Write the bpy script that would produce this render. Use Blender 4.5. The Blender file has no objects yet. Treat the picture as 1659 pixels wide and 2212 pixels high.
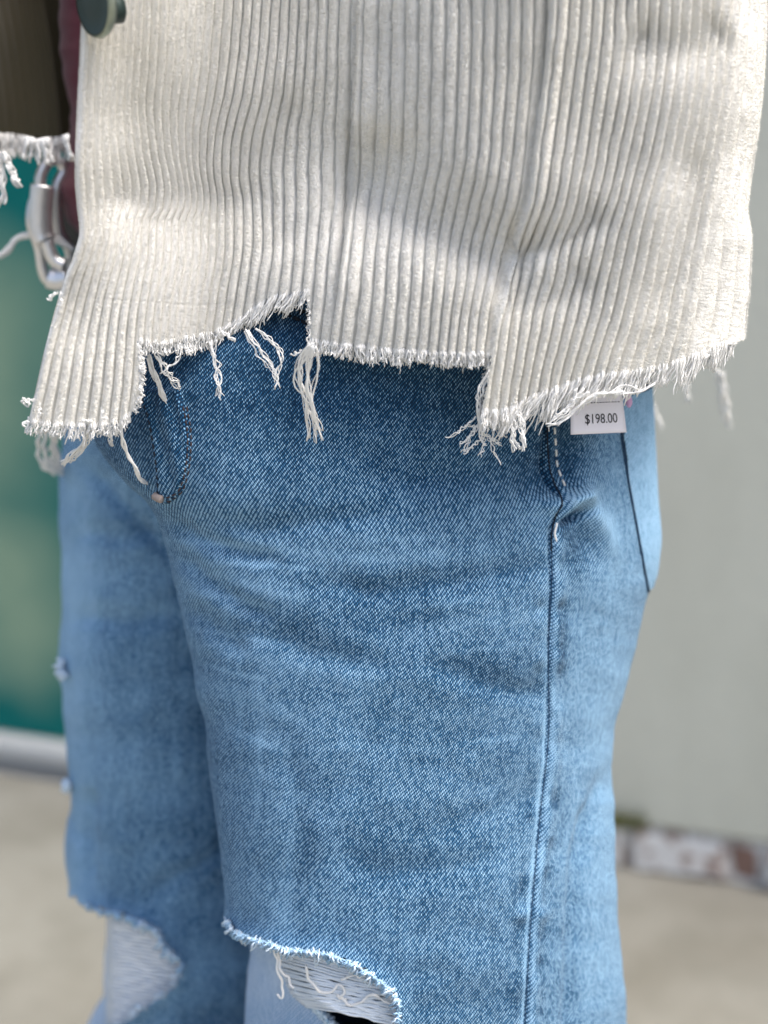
import bpy, math, random
import numpy as np
from mathutils import Vector
from mathutils.bvhtree import BVHTree

random.seed(7); rng = np.random.default_rng(7)
scene = bpy.context.scene
COL = scene.collection

# ------------------------------------------------------------------ camera
ZC, PITCH, K = 0.93, math.radians(14.0), 0.4
cam_d = bpy.data.cameras.new('camera'); cam = bpy.data.objects.new('camera', cam_d); COL.objects.link(cam)
cam.location = (0, 0, ZC); cam.rotation_euler = (math.pi/2 - PITCH, 0, 0)
cam_d.sensor_fit = 'VERTICAL'; cam_d.sensor_height = 36; cam_d.lens = 18/K
cam_d.clip_start = 0.02; cam_d.clip_end = 200
cam_d.dof.use_dof = True; cam_d.dof.focus_distance = 0.628; cam_d.dof.aperture_fstop = 3.4
scene.camera = cam

# ------------------------------------------------------------------ light
SUN_EL, SUN_AZ = 62.0, 106.0     # azimuth measured clockwise from +Y (the way the camera looks)
world = bpy.data.worlds.new('World'); scene.world = world; world.use_nodes = True
wn = world.node_tree.nodes; wl = world.node_tree.links
sky = wn.new('ShaderNodeTexSky'); sky.sky_type = 'NISHITA'; sky.sun_disc = False
sky.sun_elevation = math.radians(SUN_EL); sky.sun_rotation = math.radians(SUN_AZ)
sky.air_density = 1.0; sky.dust_density = 5.0; sky.ozone_density = 1.0
wn['Background'].inputs['Strength'].default_value = 0.15
wl.new(sky.outputs[0], wn['Background'].inputs[0])
sd = bpy.data.lights.new('sun', 'SUN'); sun = bpy.data.objects.new('sun', sd); COL.objects.link(sun)
sd.energy = 2.2; sd.angle = math.radians(28); sd.color = (1.0, 0.975, 0.945)
az, el = math.radians(SUN_AZ), math.radians(SUN_EL)
sdir = Vector((math.sin(az)*math.cos(el), math.cos(az)*math.cos(el), math.sin(el)))
sun.rotation_euler = sdir.to_track_quat('Z', 'Y').to_euler()
scene.view_settings.view_transform = 'Standard'; scene.view_settings.look = 'None'
scene.view_settings.exposure = 0.88; scene.view_settings.gamma = 1.0

# ------------------------------------------------------------------ measuring helpers
# lay-out units: the photograph measured on a 1659 x 2212 sheet; D is the world Y of a point
CP, SP = math.cos(PITCH), math.sin(PITCH)
def ray(px, py):
    a = (np.asarray(px, float)-829.5)/1106*K; b = -(np.asarray(py, float)-1106)/1106*K
    return a, CP + b*SP, -SP + b*CP
def at(px, py, D):
    a, y, z = ray(px, py); s = np.asarray(D, float)/y
    return np.stack(np.broadcast_arrays(a*s, y*s, ZC + z*s), -1)
def project(P):
    P = np.asarray(P, float); dx = P[..., 0]; dy = P[..., 1]; dz = P[..., 2]-ZC
    t = dy*CP - dz*SP; v = dy*SP + dz*CP
    return 829.5 + dx/t/K*1106, 1106 - v/t/K*1106
def z_of(py, D): return at(829.5, py, D)[..., 2]
def x_of(px, D, z):
    t = np.asarray(D)*CP - (np.asarray(z)-ZC)*SP
    return (np.asarray(px)-829.5)/1106*K*t
def ground_hit(px, py):
    a, y, z = ray(px, py); s = -ZC/z
    return Vector((float(a*s), float(y*s), 0))
def pchip(x, xp, fp):
    """monotone cubic; fp may be (n,) or (n, m)"""
    x = np.asarray(x, float); xp = np.asarray(xp, float); fp = np.asarray(fp, float)
    h = np.diff(xp); h2 = h.reshape((-1,)+(1,)*(fp.ndim-1)); dl = np.diff(fp, axis=0)/h2
    m = np.zeros_like(fp); m[0] = dl[0]; m[-1] = dl[-1]
    a, b = dl[:-1], dl[1:]; w1 = 2*h2[1:]+h2[:-1]; w2 = h2[1:]+2*h2[:-1]
    with np.errstate(divide='ignore', invalid='ignore'):
        hm = (w1+w2)/(w1/a+w2/b)
    m[1:-1] = np.where(a*b > 0, np.nan_to_num(hm), 0)
    xc = np.clip(x, xp[0], xp[-1]); i = np.clip(np.searchsorted(xp, xc)-1, 0, len(xp)-2)
    t = ((xc-xp[i])/h[i]); hh = h[i]
    if fp.ndim > 1: t = t[:, None]; hh = hh[:, None]
    return ((1+2*t)*(1-t)**2*fp[i] + t*(1-t)**2*hh*m[i] + t*t*(3-2*t)*fp[i+1] + t*t*(t-1)*hh*m[i+1])
def tab(x, pts):
    p = np.array(pts, float); return pchip(np.ravel(x), p[:, 0], p[:, 1]).reshape(np.shape(x))
_perm = rng.random((256, 256))
def vnoise(x, y, seed=0):
    x = np.asarray(x, float)+seed*17.31; y = np.asarray(y, float)+seed*9.77
    xi = np.floor(x).astype(int); yi = np.floor(y).astype(int); fx = x-xi; fy = y-yi
    fx = fx*fx*(3-2*fx); fy = fy*fy*(3-2*fy)
    g = lambda i, j: _perm[i % 256, j % 256]
    return ((g(xi, yi)*(1-fx)+g(xi+1, yi)*fx)*(1-fy) + (g(xi, yi+1)*(1-fx)+g(xi+1, yi+1)*fx)*fy)*2-1
def fbm(x, y, seed=0, o=3):
    r = 0; a = 1.0
    for k in range(o): r = r + a*vnoise(x*2**k, y*2**k, seed+k); a *= .5
    return r
def inside(px, py, poly):
    px = np.asarray(px); py = np.asarray(py); r = np.zeros(px.shape, bool); n = len(poly)
    for i in range(n):
        (x0, y0), (x1, y1) = poly[i], poly[(i+1) % n]
        if y0 == y1: continue
        c = ((y0 > py) != (y1 > py)) & (px < (x1-x0)*(py-y0)/(y1-y0)+x0); r ^= c
    return r
def linedist(px, py, pts):
    """distance to a polyline, signed side (+ to the right / below), and the running fraction"""
    best = np.full(np.shape(px), 1e9); sg = np.zeros(np.shape(px)); fr = np.zeros(np.shape(px)); n = len(pts)-1
    for i in range(n):
        ax, ay = pts[i]; bx, by = pts[i+1]; dx, dy = bx-ax, by-ay; L = dx*dx+dy*dy
        t0 = ((px-ax)*dx+(py-ay)*dy)/L; t = np.clip(t0, 0, 1)
        d = np.hypot(px-ax-t*dx, py-ay-t*dy); s = np.sign(dx*(py-ay)-dy*(px-ax)); m = d < best
        best = np.where(m, d, best); sg = np.where(m, s, sg); fr = np.where(m, (i+t)/n, fr)
    return best, sg, fr

# ------------------------------------------------------------------ object helpers
def tag(o, label=None, cat=None, group=None, kind=None):
    if label: o['label'] = label
    if cat: o['category'] = cat
    if group: o['group'] = group
    if kind: o['kind'] = kind
    return o
def empty(name, loc=(0, 0, 0)):
    o = bpy.data.objects.new(name, None); COL.objects.link(o); o.location = loc; o.empty_display_size = .05
    bpy.context.view_layer.update(); return o
def link(name, me, mat, parent=None, smooth=True):
    o = bpy.data.objects.new(name, me); COL.objects.link(o)
    if mat: me.materials.append(mat)
    if smooth: me.polygons.foreach_set('use_smooth', np.ones(len(me.polygons), bool))
    if parent:
        o.parent = parent; o.matrix_parent_inverse = parent.matrix_world.inverted()
    return o
def mesh_np(name, V, F):
    V = np.asarray(V, np.float32); F = np.asarray(F, np.int32); me = bpy.data.meshes.new(name)
    me.vertices.add(len(V)); me.vertices.foreach_set('co', V.ravel())
    me.loops.add(F.size); me.loops.foreach_set('vertex_index', F.ravel())
    me.polygons.add(len(F)); me.polygons.foreach_set('loop_start', np.arange(0, F.size, F.shape[1], dtype=np.int32))
    me.update(calc_edges=True); me.validate(); return me
def grid_faces(R, C, wrap=False, keep=None):
    i, j = np.meshgrid(np.arange(R-1), np.arange(C if wrap else C-1), indexing='ij'); j2 = (j+1) % C
    F = np.stack([i*C+j, i*C+j2, (i+1)*C+j2, (i+1)*C+j], -1).reshape(-1, 4)
    if keep is not None:
        k = keep.ravel(); F = F[k[F].all(1)]
    return F
def grid_obj(name, P, mat, parent, wrap=False, keep=None, uv=None, attrs=None):
    R, C = P.shape[:2]; F = grid_faces(R, C, wrap, keep); used = np.unique(F)
    re = np.full(R*C, -1); re[used] = np.arange(len(used))
    me = mesh_np(name, P.reshape(-1, 3)[used], re[F]); o = link(name, me, mat, parent)
    if uv is not None:
        l = me.uv_layers.new(name='UVMap'); vi = np.empty(len(me.loops), np.int32); me.loops.foreach_get('vertex_index', vi)
        l.data.foreach_set('uv', uv.reshape(-1, 2)[used][vi].astype(np.float32).ravel())
    for k, a in (attrs or {}).items():
        t = me.attributes.new(k, 'FLOAT', 'POINT'); t.data.foreach_set('value', a.ravel()[used].astype(np.float32))
    return o
def normals(P, wrap=False):
    du = (np.roll(P, -1, 1)-np.roll(P, 1, 1)) if wrap else np.gradient(P, axis=1)
    dv = np.gradient(P, axis=0); n = np.cross(du, dv); return n/np.maximum(np.linalg.norm(n, axis=-1, keepdims=True), 1e-12)
def bez(P, n):
    """smooth curve through control points"""
    P = np.array(P, float)
    if len(P) == 2: return P[0]+(P[1]-P[0])*np.linspace(0, 1, n)[:, None]
    s = np.r_[0, np.cumsum(np.linalg.norm(np.diff(P, axis=0), axis=1))]; s = s/s[-1]
    Q = np.vstack([2*P[0]-P[1], P, 2*P[-1]-P[-2]]); out = []
    for t in np.linspace(0, 1, n):
        i = min(max(int(np.searchsorted(s, t))-1, 0), len(P)-2); u = (t-s[i])/max(s[i+1]-s[i], 1e-9)
        a, b, c, d = Q[i:i+4]
        out.append(.5*(2*b+(c-a)*u+(2*a-5*b+4*c-d)*u*u+(3*b-a-3*c+d)*u**3))
    return np.array(out)
class Tubes:
    """collects thin round strands into one mesh"""
    def __init__(s): s.V = []; s.F = []; s.n = 0
    def add(s, P, r, sides=5, taper=0.0, flat=1.0):
        P = np.asarray(P, float); n = len(P); T = np.gradient(P, axis=0); T /= np.maximum(np.linalg.norm(T, axis=1, keepdims=True), 1e-9)
        up = np.array([.31, -.9, .28]); U = np.cross(T, up); U /= np.maximum(np.linalg.norm(U, axis=1, keepdims=True), 1e-9); W = np.cross(T, U)
        a = np.arange(sides)/sides*2*math.pi; rr = np.broadcast_to(np.asarray(r, float), (n,))*(1-taper*np.linspace(0, 1, n)**3)
        ring = P[:, None]+rr[:, None, None]*(np.cos(a)[None, :, None]*U[:, None]+flat*np.sin(a)[None, :, None]*W[:, None])
        s.V.append(ring.reshape(-1, 3)); s.V.append(P[[0, -1]])
        i, j = np.meshgrid(np.arange(n-1), np.arange(sides), indexing='ij'); j2 = (j+1) % sides
        f = np.stack([i*sides+j, i*sides+j2, (i+1)*sides+j2, (i+1)*sides+j], -1).reshape(-1, 4); s.F.append(f+s.n)
        j = np.arange(sides); j2 = (j+1) % sides; e = n*sides
        s.F.append(np.stack([j2, j, np.full(sides, e), np.full(sides, e)], -1)+s.n)
        s.F.append(np.stack([(n-1)*sides+j, (n-1)*sides+j2, np.full(sides, e+1), np.full(sides, e+1)], -1)+s.n)
        s.n += n*sides+2
    def build(s, name, mat, parent=None, kind=None):
        V = np.vstack(s.V); F = np.vstack(s.F); quad = F[F[:, 2] != F[:, 3]]; tri = F[F[:, 2] == F[:, 3]][:, :3]
        me = bpy.data.meshes.new(name); me.vertices.add(len(V)); me.vertices.foreach_set('co', V.astype(np.float32).ravel())
        li = np.r_[quad.ravel(), tri.ravel()].astype(np.int32); me.loops.add(len(li)); me.loops.foreach_set('vertex_index', li)
        st = np.r_[np.arange(len(quad))*4, len(quad)*4+np.arange(len(tri))*3].astype(np.int32)
        me.polygons.add(len(st)); me.polygons.foreach_set('loop_start', st); me.update(calc_edges=True)
        o = link(name, me, mat, parent)
        if kind: o['kind'] = kind
        return o
def wob(P, amp, f=3.0):
    """give a strand the small bends of loose yarn"""
    n = len(P); t = np.linspace(0, 1, n); out = P.copy()
    for k in range(3): out[:, k] += amp*np.sin(t*f*6.28*random.uniform(.6, 1.4)+random.uniform(0, 6.28))*np.minimum(1, t*4)
    return out

# ------------------------------------------------------------------ material helpers
class NT:
    def __init__(s, name):
        s.m = bpy.data.materials.new(name); s.m.use_nodes = True; s.t = s.m.node_tree; s.b = s.t.nodes['Principled BSDF']
    def n(s, k, **kw):
        o = s.t.nodes.new(k)
        for a, v in kw.items(): setattr(o, a, v)
        return o
    def set(s, sock, v):
        if hasattr(v, 'is_output') or isinstance(v, bpy.types.NodeSocket): s.t.links.new(v, sock)
        else: sock.default_value = v
    def math(s, op, *a, clamp=False):
        o = s.n('ShaderNodeMath', operation=op); o.use_clamp = clamp
        for i, v in enumerate(a): s.set(o.inputs[i], v)
        return o.outputs[0]
    def mix(s, f, a, b, blend='MIX'):
        o = s.n('ShaderNodeMix', data_type='RGBA', blend_type=blend); s.set(o.inputs[0], f)
        s.set(o.inputs[6], a if not isinstance(a, tuple) else (*a, 1)[:4]); s.set(o.inputs[7], b if not isinstance(b, tuple) else (*b, 1)[:4])
        return o.outputs[2]
    def noise(s, scale, detail=3, vec=None, rough=.5):
        o = s.n('ShaderNodeTexNoise'); o.inputs['Scale'].default_value = scale; o.inputs['Detail'].default_value = detail; o.inputs['Roughness'].default_value = rough
        if vec: s.t.links.new(vec, o.inputs['Vector'])
        return o.outputs[0]
    def ramp(s, f, stops):
        o = s.n('ShaderNodeValToRGB'); s.set(o.inputs[0], f); e = o.color_ramp.elements
        while len(e) < len(stops): e.new(.5)
        for i, (p, c) in enumerate(stops): e[i].position = p; e[i].color = (*c, 1) if len(c) == 3 else c
        return o.outputs[0]
    def obj(s): return s.n('ShaderNodeTexCoord').outputs['Object']
    def mapping(s, vec, scale=(1, 1, 1), rot=(0, 0, 0)):
        o = s.n('ShaderNodeMapping'); s.t.links.new(vec, o.inputs[0]); o.inputs['Scale'].default_value = scale; o.inputs['Rotation'].default_value = rot; return o.outputs[0]
    def bump(s, h, strength, dist):
        o = s.n('ShaderNodeBump'); o.inputs['Strength'].default_value = strength; o.inputs['Distance'].default_value = dist
        s.t.links.new(h, o.inputs['Height']); s.t.links.new(o.outputs[0], s.b.inputs['Normal'])
    def fin(s, col, rough=.8, metal=0, sheen=0, spec=.3):
        s.set(s.b.inputs['Base Color'], col if not isinstance(col, tuple) else (*col, 1)[:4]); s.set(s.b.inputs['Roughness'], rough)
        s.b.inputs['Metallic'].default_value = metal; s.b.inputs['Sheen Weight'].default_value = sheen; s.b.inputs['Specular IOR Level'].default_value = spec
        return s.m

def mat_denim(name, dark, mid, pale, contrast=1.0):
    q = NT(name); uv = q.n('ShaderNodeUVMap').outputs[0]
    nz = q.n('ShaderNodeTexNoise'); nz.inputs['Scale'].default_value = 260; nz.inputs['Detail'].default_value = 1; q.t.links.new(uv, nz.inputs['Vector'])
    sub = q.n('ShaderNodeVectorMath', operation='SUBTRACT'); q.t.links.new(nz.outputs[1], sub.inputs[0]); sub.inputs[1].default_value = (.5, .5, .5)
    sc = q.n('ShaderNodeVectorMath', operation='SCALE'); q.t.links.new(sub.outputs[0], sc.inputs[0]); sc.inputs['Scale'].default_value = .0006
    ad = q.n('ShaderNodeVectorMath', operation='ADD'); q.t.links.new(uv, ad.inputs[0]); q.t.links.new(sc.outputs[0], ad.inputs[1])
    xyz = q.n('ShaderNodeSeparateXYZ'); q.t.links.new(ad.outputs[0], xyz.inputs[0]); u, v = xyz.outputs[0], xyz.outputs[1]
    W, H = .00074, .0020
    cu = q.math('DIVIDE', u, W); i = q.math('FLOOR', cu); fu = q.math('FRACT', cu)
    rv = q.math('SUBTRACT', q.math('DIVIDE', v, H), q.math('MULTIPLY', i, .36)); j = q.math('FLOOR', rv); fv = q.math('FRACT', rv)
    wn_ = q.n('ShaderNodeTexWhiteNoise', noise_dimensions='2D'); cb = q.n('ShaderNodeCombineXYZ'); q.t.links.new(i, cb.inputs[0]); q.t.links.new(j, cb.inputs[1]); q.t.links.new(cb.outputs[0], wn_.inputs[0])
    su = q.math('SINE', q.math('MULTIPLY', fu, math.pi)); sv = q.math('SINE', q.math('MULTIPLY', fv, math.pi))
    cell = q.math('MULTIPLY', q.math('POWER', su, .7), q.math('POWER', sv, 1.1))
    wash_shade = q.n('ShaderNodeAttribute', attribute_name='wash_shade').outputs['Fac']
    slub = q.noise(1.0, 4, q.mapping(uv, (900, 90, 1)))        # uneven yarn along the warp
    mott = q.noise(70, 4, uv, .65)
    amp = q.math('ADD', .62, q.math('MULTIPLY', wn_.outputs[0], .6))
    f = q.math('MULTIPLY', q.math('SUBTRACT', q.math('MULTIPLY', cell, amp), .33), 1.22*contrast)
    f = q.math('ADD', f, wash_shade)
    f = q.math('ADD', f, q.math('MULTIPLY', q.math('SUBTRACT', slub, .5), .46))
    f = q.math('ADD', f, q.math('MULTIPLY', q.math('SUBTRACT', q.noise(1.0, 3, q.mapping(uv, (260, 14, 1))), .5), .22))
    f = q.math('ADD', f, q.math('MULTIPLY', q.math('SUBTRACT', mott, .5), .11), clamp=True)
    col = q.ramp(f, [(0, dark), (.45, mid), (1, pale)])
    q.bump(q.math('MULTIPLY', cell, amp), .75, .0005)
    return q.fin(col, .85, sheen=.08, spec=.2)
def mat_cord(name, col, col2, fuzz=.8):
    q = NT(name); o = q.obj()
    n1 = q.noise(1400, 2, o, .75); n2 = q.noise(14, 3, o); n3 = q.noise(900, 2, o)
    c = q.mix(q.ramp(n2, [(.35, (0, 0, 0)), (.7, (1, 1, 1))]), col, col2)
    c = q.mix(q.math('MULTIPLY', q.math('SUBTRACT', 1, n1), .5), c, tuple(k*.8 for k in col2))
    pile = q.n('ShaderNodeAttribute', attribute_name='ground').outputs['Fac']
    c = q.mix(pile, c, tuple(k*.62 for k in col2))   # ground weave between the ridges, darkened to put groove shade into the colour
    h = q.math('ADD', n1, q.math('MULTIPLY', n3, .8)); q.bump(h, fuzz, .0006)
    return q.fin(c, .95, sheen=.25, spec=.1)
def mat_plain(name, col, rough=.8, metal=0, var=.15, scale=300, bump=.3, dist=.0004, sheen=0, spec=.3):
    q = NT(name); o = q.obj(); n = q.noise(scale, 3, o, .6); n2 = q.noise(scale*.06, 3, o)
    c = q.mix(n, tuple(k*(1-var) for k in col), tuple(min(1, k*(1+var)) for k in col))
    c = q.mix(q.math('MULTIPLY', n2, var), c, tuple(k*.7 for k in col))
    if bump: q.bump(n, bump, dist)
    return q.fin(c, rough, metal, sheen, spec)

M = {}
M['denim'] = mat_denim('washed_denim', (.0012, .019, .052), (.015, .118, .258), (.39, .62, .82))
M['denim_pale'] = mat_denim('worn_pale_denim', (.10, .21, .37), (.27, .42, .60), (.66, .76, .88), .6)
M['cord'] = mat_cord('ivory_corduroy', (.86, .845, .80), (.85, .83, .765))
M['lining'] = mat_cord('olive_shaded_lining', (.062, .052, .030), (.05, .045, .027), .4)  # dark olive colour carries the shade inside the jacket
M['thread'] = mat_plain('white_cotton_thread', (.86, .85, .82), .9, var=.08, scale=1200, bump=.5, dist=.0003, sheen=.2, spec=.1)
M['thread_cream'] = mat_plain('cream_cotton_thread', (.80, .78, .72), .9, var=.12, scale=1200, bump=.5, dist=.0003, sheen=.2, spec=.1)
M['weft'] = mat_plain('pale_blue_weft', (.74, .80, .86), .9, var=.12, scale=900, bump=.4, sheen=.1, spec=.1)
M['fray_blue'] = mat_plain('frayed_denim_yarn', (.36, .54, .74), .9, var=.45, scale=260, bump=.4, spec=.1)
M['stitch_dark'] = mat_plain('navy_stitching', (.012, .018, .03), .85, var=.2, scale=900)
M['stitch_navy'] = mat_plain('faded_navy_stitching', (.02, .05, .10), .85, var=.2, scale=900)
M['stitch_rust'] = mat_plain('rust_stitching', (.060, .042, .042), .85, var=.2, scale=900)
M['bartack'] = mat_plain('tan_bartack', (.34, .28, .25), .85, var=.2, scale=900)

# ================================================================== SETTING
G0 = ground_hit(149, 1688); G1 = ground_hit(1431, 1890)
wdir = (G1-G0).normalized(); wnorm = Vector((-wdir.y, wdir.x, 0))     # points away from the camera
if wnorm.y < 0: wnorm = -wnorm
def wallp(s, off, z): return G0 + wdir*s - wnorm*off + Vector((0, 0, z))   # off: towards the viewer
def wall_box(name, s0, s1, o0, o1, z0, z1, mat, parent, bev=0.0, jit=0.0, seg=1):
    V = []; F = []
    r = lambda: random.uniform(-jit, jit)
    pts = [(s, o, z) for z in (z0, z1) for o in (o0, o1) for s in (s0, s1)]
    V = [wallp(s+r(), o+r(), z+r()) for s, o, z in pts]
    F = [(0, 1, 3, 2), (4, 6, 7, 5), (0, 4, 5, 1), (2, 3, 7, 6), (0, 2, 6, 4), (1, 5, 7, 3)]
    me = bpy.data.meshes.new(name); me.from_pydata([tuple(v) for v in V], [], F); me.update()
    o = link(name, me, mat, parent, smooth=False)
    if bev:
        b = o.modifiers.new('soft_edges', 'BEVEL'); b.width = bev; b.segments = 2
    return o
def tone(q, fac, lo, hi): return q.mix(fac, lo, hi)

# ground
q = NT('stained_concrete'); o = q.obj(); n1 = q.noise(1.7, 5, o, .6); n2 = q.noise(45, 4, o, .7); n3 = q.noise(9, 4, o, .6)
c = q.mix(q.ramp(n1, [(.36, (0, 0, 0)), (.62, (1, 1, 1))]), (.22, .205, .165), (.33, .32, .275))
c = q.mix(q.math('MULTIPLY', q.ramp(n3, [(.45, (0, 0, 0)), (.7, (1, 1, 1))]), .45), c, (.17, .16, .125))
c = q.mix(q.math('MULTIPLY', n2, .35), c, (.14, .13, .11)); q.bump(n2, .4, .004); M['concrete'] = q.fin(c, .9)
me = bpy.data.meshes.new('ground'); S = 40
me.from_pydata([(-S, -S, 0), (S, -S, 0), (S, S, 0), (-S, S, 0)], [], [(0, 1, 2, 3)]); me.update()
tag(link('ground', me, M['concrete'], None, False), kind='structure')

# rendered wall
q = NT('grey_green_render'); o = q.obj(); n1 = q.noise(2.2, 4, o); n2 = q.noise(60, 4, o, .7)
c = q.mix(n1, (.54, .55, .47), (.66, .665, .585)); c = q.mix(q.math('MULTIPLY', q.ramp(q.noise(3.5, 5, q.mapping(o, (1, 1, .35)), .6), [(.42, (0, 0, 0)), (.72, (1, 1, 1))]), .6), c, (.40, .40, .33))
c = q.mix(q.math('MULTIPLY', n2, .2), c, (.38, .38, .31)); q.bump(n2, .35, .003); M['render'] = q.fin(c, .85)
q = NT('flaking_white_paint'); o = q.obj(); n1 = q.noise(34, 4, o, .65); n2 = q.noise(70, 3, o)
c = q.mix(q.ramp(n1, [(.42, (0, 0, 0)), (.50, (1, 1, 1))]), (.28, .20, .17), (.66, .66, .65)); c = q.mix(q.math('MULTIPLY', n2, .35), c, (.42, .41, .38)); q.bump(n2, .5, .003); M['flaking'] = q.fin(c, .85)
M['brick'] = mat_plain('bare_red_brick', (.24, .15, .12), .9, var=.3, scale=60, bump=.5, dist=.003)
M['mortar'] = mat_plain('grey_mortar', (.30, .28, .25), .95, var=.3, scale=60, bump=.5, dist=.003)
def wall_hit(px, py):
    a_, y_, z_ = ray(px, py); d = Vector((float(a_), float(y_), float(z_))); c_ = Vector((0, 0, ZC)); return c_+d*((G0-c_).dot(wnorm)/d.dot(wnorm))
q = NT('teal_paint'); o = q.obj(); n1 = q.noise(5, 3, o); acc = None
for px_, py_, rr in ((-60, 760, .24), (-70, 900, .26), (-10, 1250, .21), (50, 1340, .18)):   # soft pale green patches
    h_ = wall_hit(px_, py_); dn = q.n('ShaderNodeVectorMath', operation='DISTANCE'); q.t.links.new(o, dn.inputs[0]); dn.inputs[1].default_value = h_-wallp(-.4, 0, 0)*0
    m_ = q.math('SUBTRACT', 1, q.math('DIVIDE', dn.outputs['Value'], rr), clamp=True); acc = m_ if acc is None else q.math('MAXIMUM', acc, m_)
c = q.mix(q.math('MULTIPLY', q.math('ADD', acc, q.math('MULTIPLY', q.math('SUBTRACT', n1, .5), .9)), 1.15, clamp=True), (.0010, .135, .125), (.23, .34, .24)); M['teal'] = q.fin(c, .6, spec=.15)
M['white_paint'] = mat_plain('white_gloss_paint', (.50, .51, .50), .6, var=.08, scale=30, bump=.1)
M['grey_step'] = mat_plain('grey_cement', (.30, .31, .31), .9, var=.15, scale=60, bump=.4, dist=.002)

SW = 0.62           # where the teal door ends and the rendered wall begins (behind the legs)
wall = empty('rendered_wall', wallp(1.2, 0, 0)); tag(wall, 'grey green rendered wall standing on a row of flaking white bricks', 'wall')
zb = 0.066
wall_box('plaster', SW, 3.4, -.18, 0.0, zb+.004, 2.9, M['render'], wall, .006)
wall_box('mortar_bed', SW, 3.4, -.18, -.010, -.02, zb, M['flaking'], wall)
s = SW+.01; k = 0
while s < 3.3:
    L = random.uniform(.10, .15); bare = (k % 5 == 3)
    wall_box('brick', s, s+L*(.35 if bare else 1), -.12, random.uniform(-.003, .012) if not bare else -.008, .002, zb-random.uniform(.002, .010), M['brick'] if bare else M['flaking'], wall, .008, .004)
    s += L*(.35 if bare else 1)+random.uniform(.006, .016); k += 1
door = empty('teal_door', wallp(-.4, 0, 0)); tag(door, 'glossy teal painted door panel with pale patches, left behind the jeans', 'door')
wall_box('panel', -2.2, SW-.03, -.16, -.012, wall_hit(80, 1602).z+.003, 2.6, M['teal'], door, .004)
wall_box('frame_post', SW-.028, SW-.002, -.16, -.004, .0, 2.6, M['white_paint'], door, .004)
sill = empty('door_sill', wallp(-.4, 0, 0)); tag(sill, 'white painted sill along the foot of the teal door', 'sill')
ZT, ZB = wall_hit(80, 1602).z, wall_hit(80, 1646).z
wall_box('sill_board', -2.2, SW-.03, -.15, .010, ZB, ZT, M['white_paint'], sill, .006)
wall_box('cement_step', -2.2, SW-.03, -.15, .004, -.02, ZB-.012, M['grey_step'], sill, .005)
# a little moss and weed at the foot of the wall
wd = Tubes(); wb = wall_hit(1352, 1775)
M['weed'] = mat_plain('dull_green_weed', (.13, .14, .06), .8, var=.4, scale=80)
for k in range(60):
    a = random.uniform(0, 6.28); h = random.uniform(.008, .028); r = random.uniform(.004, .018)
    p0 = np.array(wb)+np.array([random.uniform(-.025, .02), -.006+random.uniform(-.006, .0), random.uniform(-.01, .004)]); tip = p0+np.array([math.cos(a)*r, -abs(math.sin(a))*r*.6, h])
    wd.add(bez([p0, (p0+tip)/2+np.array([0, 0, h*.15]), tip], 6), .0025, 4, .9, .35)
tag(wd.build('weed', M['weed']), 'small dull green weed growing at the foot of the wall', 'weed')

# ================================================================== JEANS
jeans = empty('jeans', (0.05, .74, .03)); tag(jeans, 'faded blue denim jeans with ripped knees, worn below the ivory jacket', 'jeans')
SEAM = [(1182, 860), (1182, 930), (1186, 1000), (1196, 1040), (1210, 1068), (1214, 1090), (1202, 1112), (1192, 1150), (1191, 1190), (1192, 1250), (1187, 1330), (1185, 1420), (1186, 1550), (1181, 1640), (1167, 1760), (1156, 1880), (1146, 2000), (1140, 2100), (1134, 2212), (1120, 2500)]
FLY = [(300, 840), (322, 905), (338, 1000), (342, 1078), (366, 1085), (394, 1062), (409, 1010), (414, 950), (406, 895), (392, 840)]
def leg_grid(zs, Dref, L, R, Dc, b, skew, nf, nb, ex=2.15):
    py = np.array([float(p) for p in np.interp(-zs, -z_of(np.linspace(300, 3800, 3000), Dref), np.linspace(300, 3800, 3000))])
    pl, pr, dc, bb, sk = tab(py, L), tab(py, R), tab(py, Dc), tab(py, b), tab(py, skew)
    th = np.r_[np.linspace(-.12, math.pi+.12, nf), np.linspace(math.pi+.12, 2*math.pi-.12, nb+2)[1:-1]]
    c, s_ = np.cos(th), np.sin(th); e = 2/ex
    cx = np.sign(c)*np.abs(c)**e; sy = np.sign(s_)*np.abs(s_)**e
    Y = dc[:, None]-bb[:, None]*sy[None]+sk[:, None]*cx[None]
    xl = x_of(pl, dc-sk, zs); xr = x_of(pr, dc+sk, zs)
    X = ((xl+xr)/2)[:, None]+((xr-xl)/2)[:, None]*cx[None]
    Z = np.broadcast_to(zs[:, None], X.shape)
    return np.stack([X, Y, Z], -1), th
def leg_uv(P):
    d = np.linalg.norm(np.diff(P, axis=1), axis=-1); u = np.concatenate([np.zeros((len(P), 1)), np.cumsum(d, 1)], 1)
    u = u-u[:, u.shape[1]//3][:, None]
    return np.stack([-u, P[..., 2]], -1)
def gauss(px, py, cx, cy, sx, sy, rot=0):
    r = math.radians(rot); dx, dy = px-cx, py-cy; a = dx*math.cos(r)+dy*math.sin(r); b = -dx*math.sin(r)+dy*math.cos(r)
    return np.exp(-(a/sx)**2-(b/sy)**2)

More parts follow.
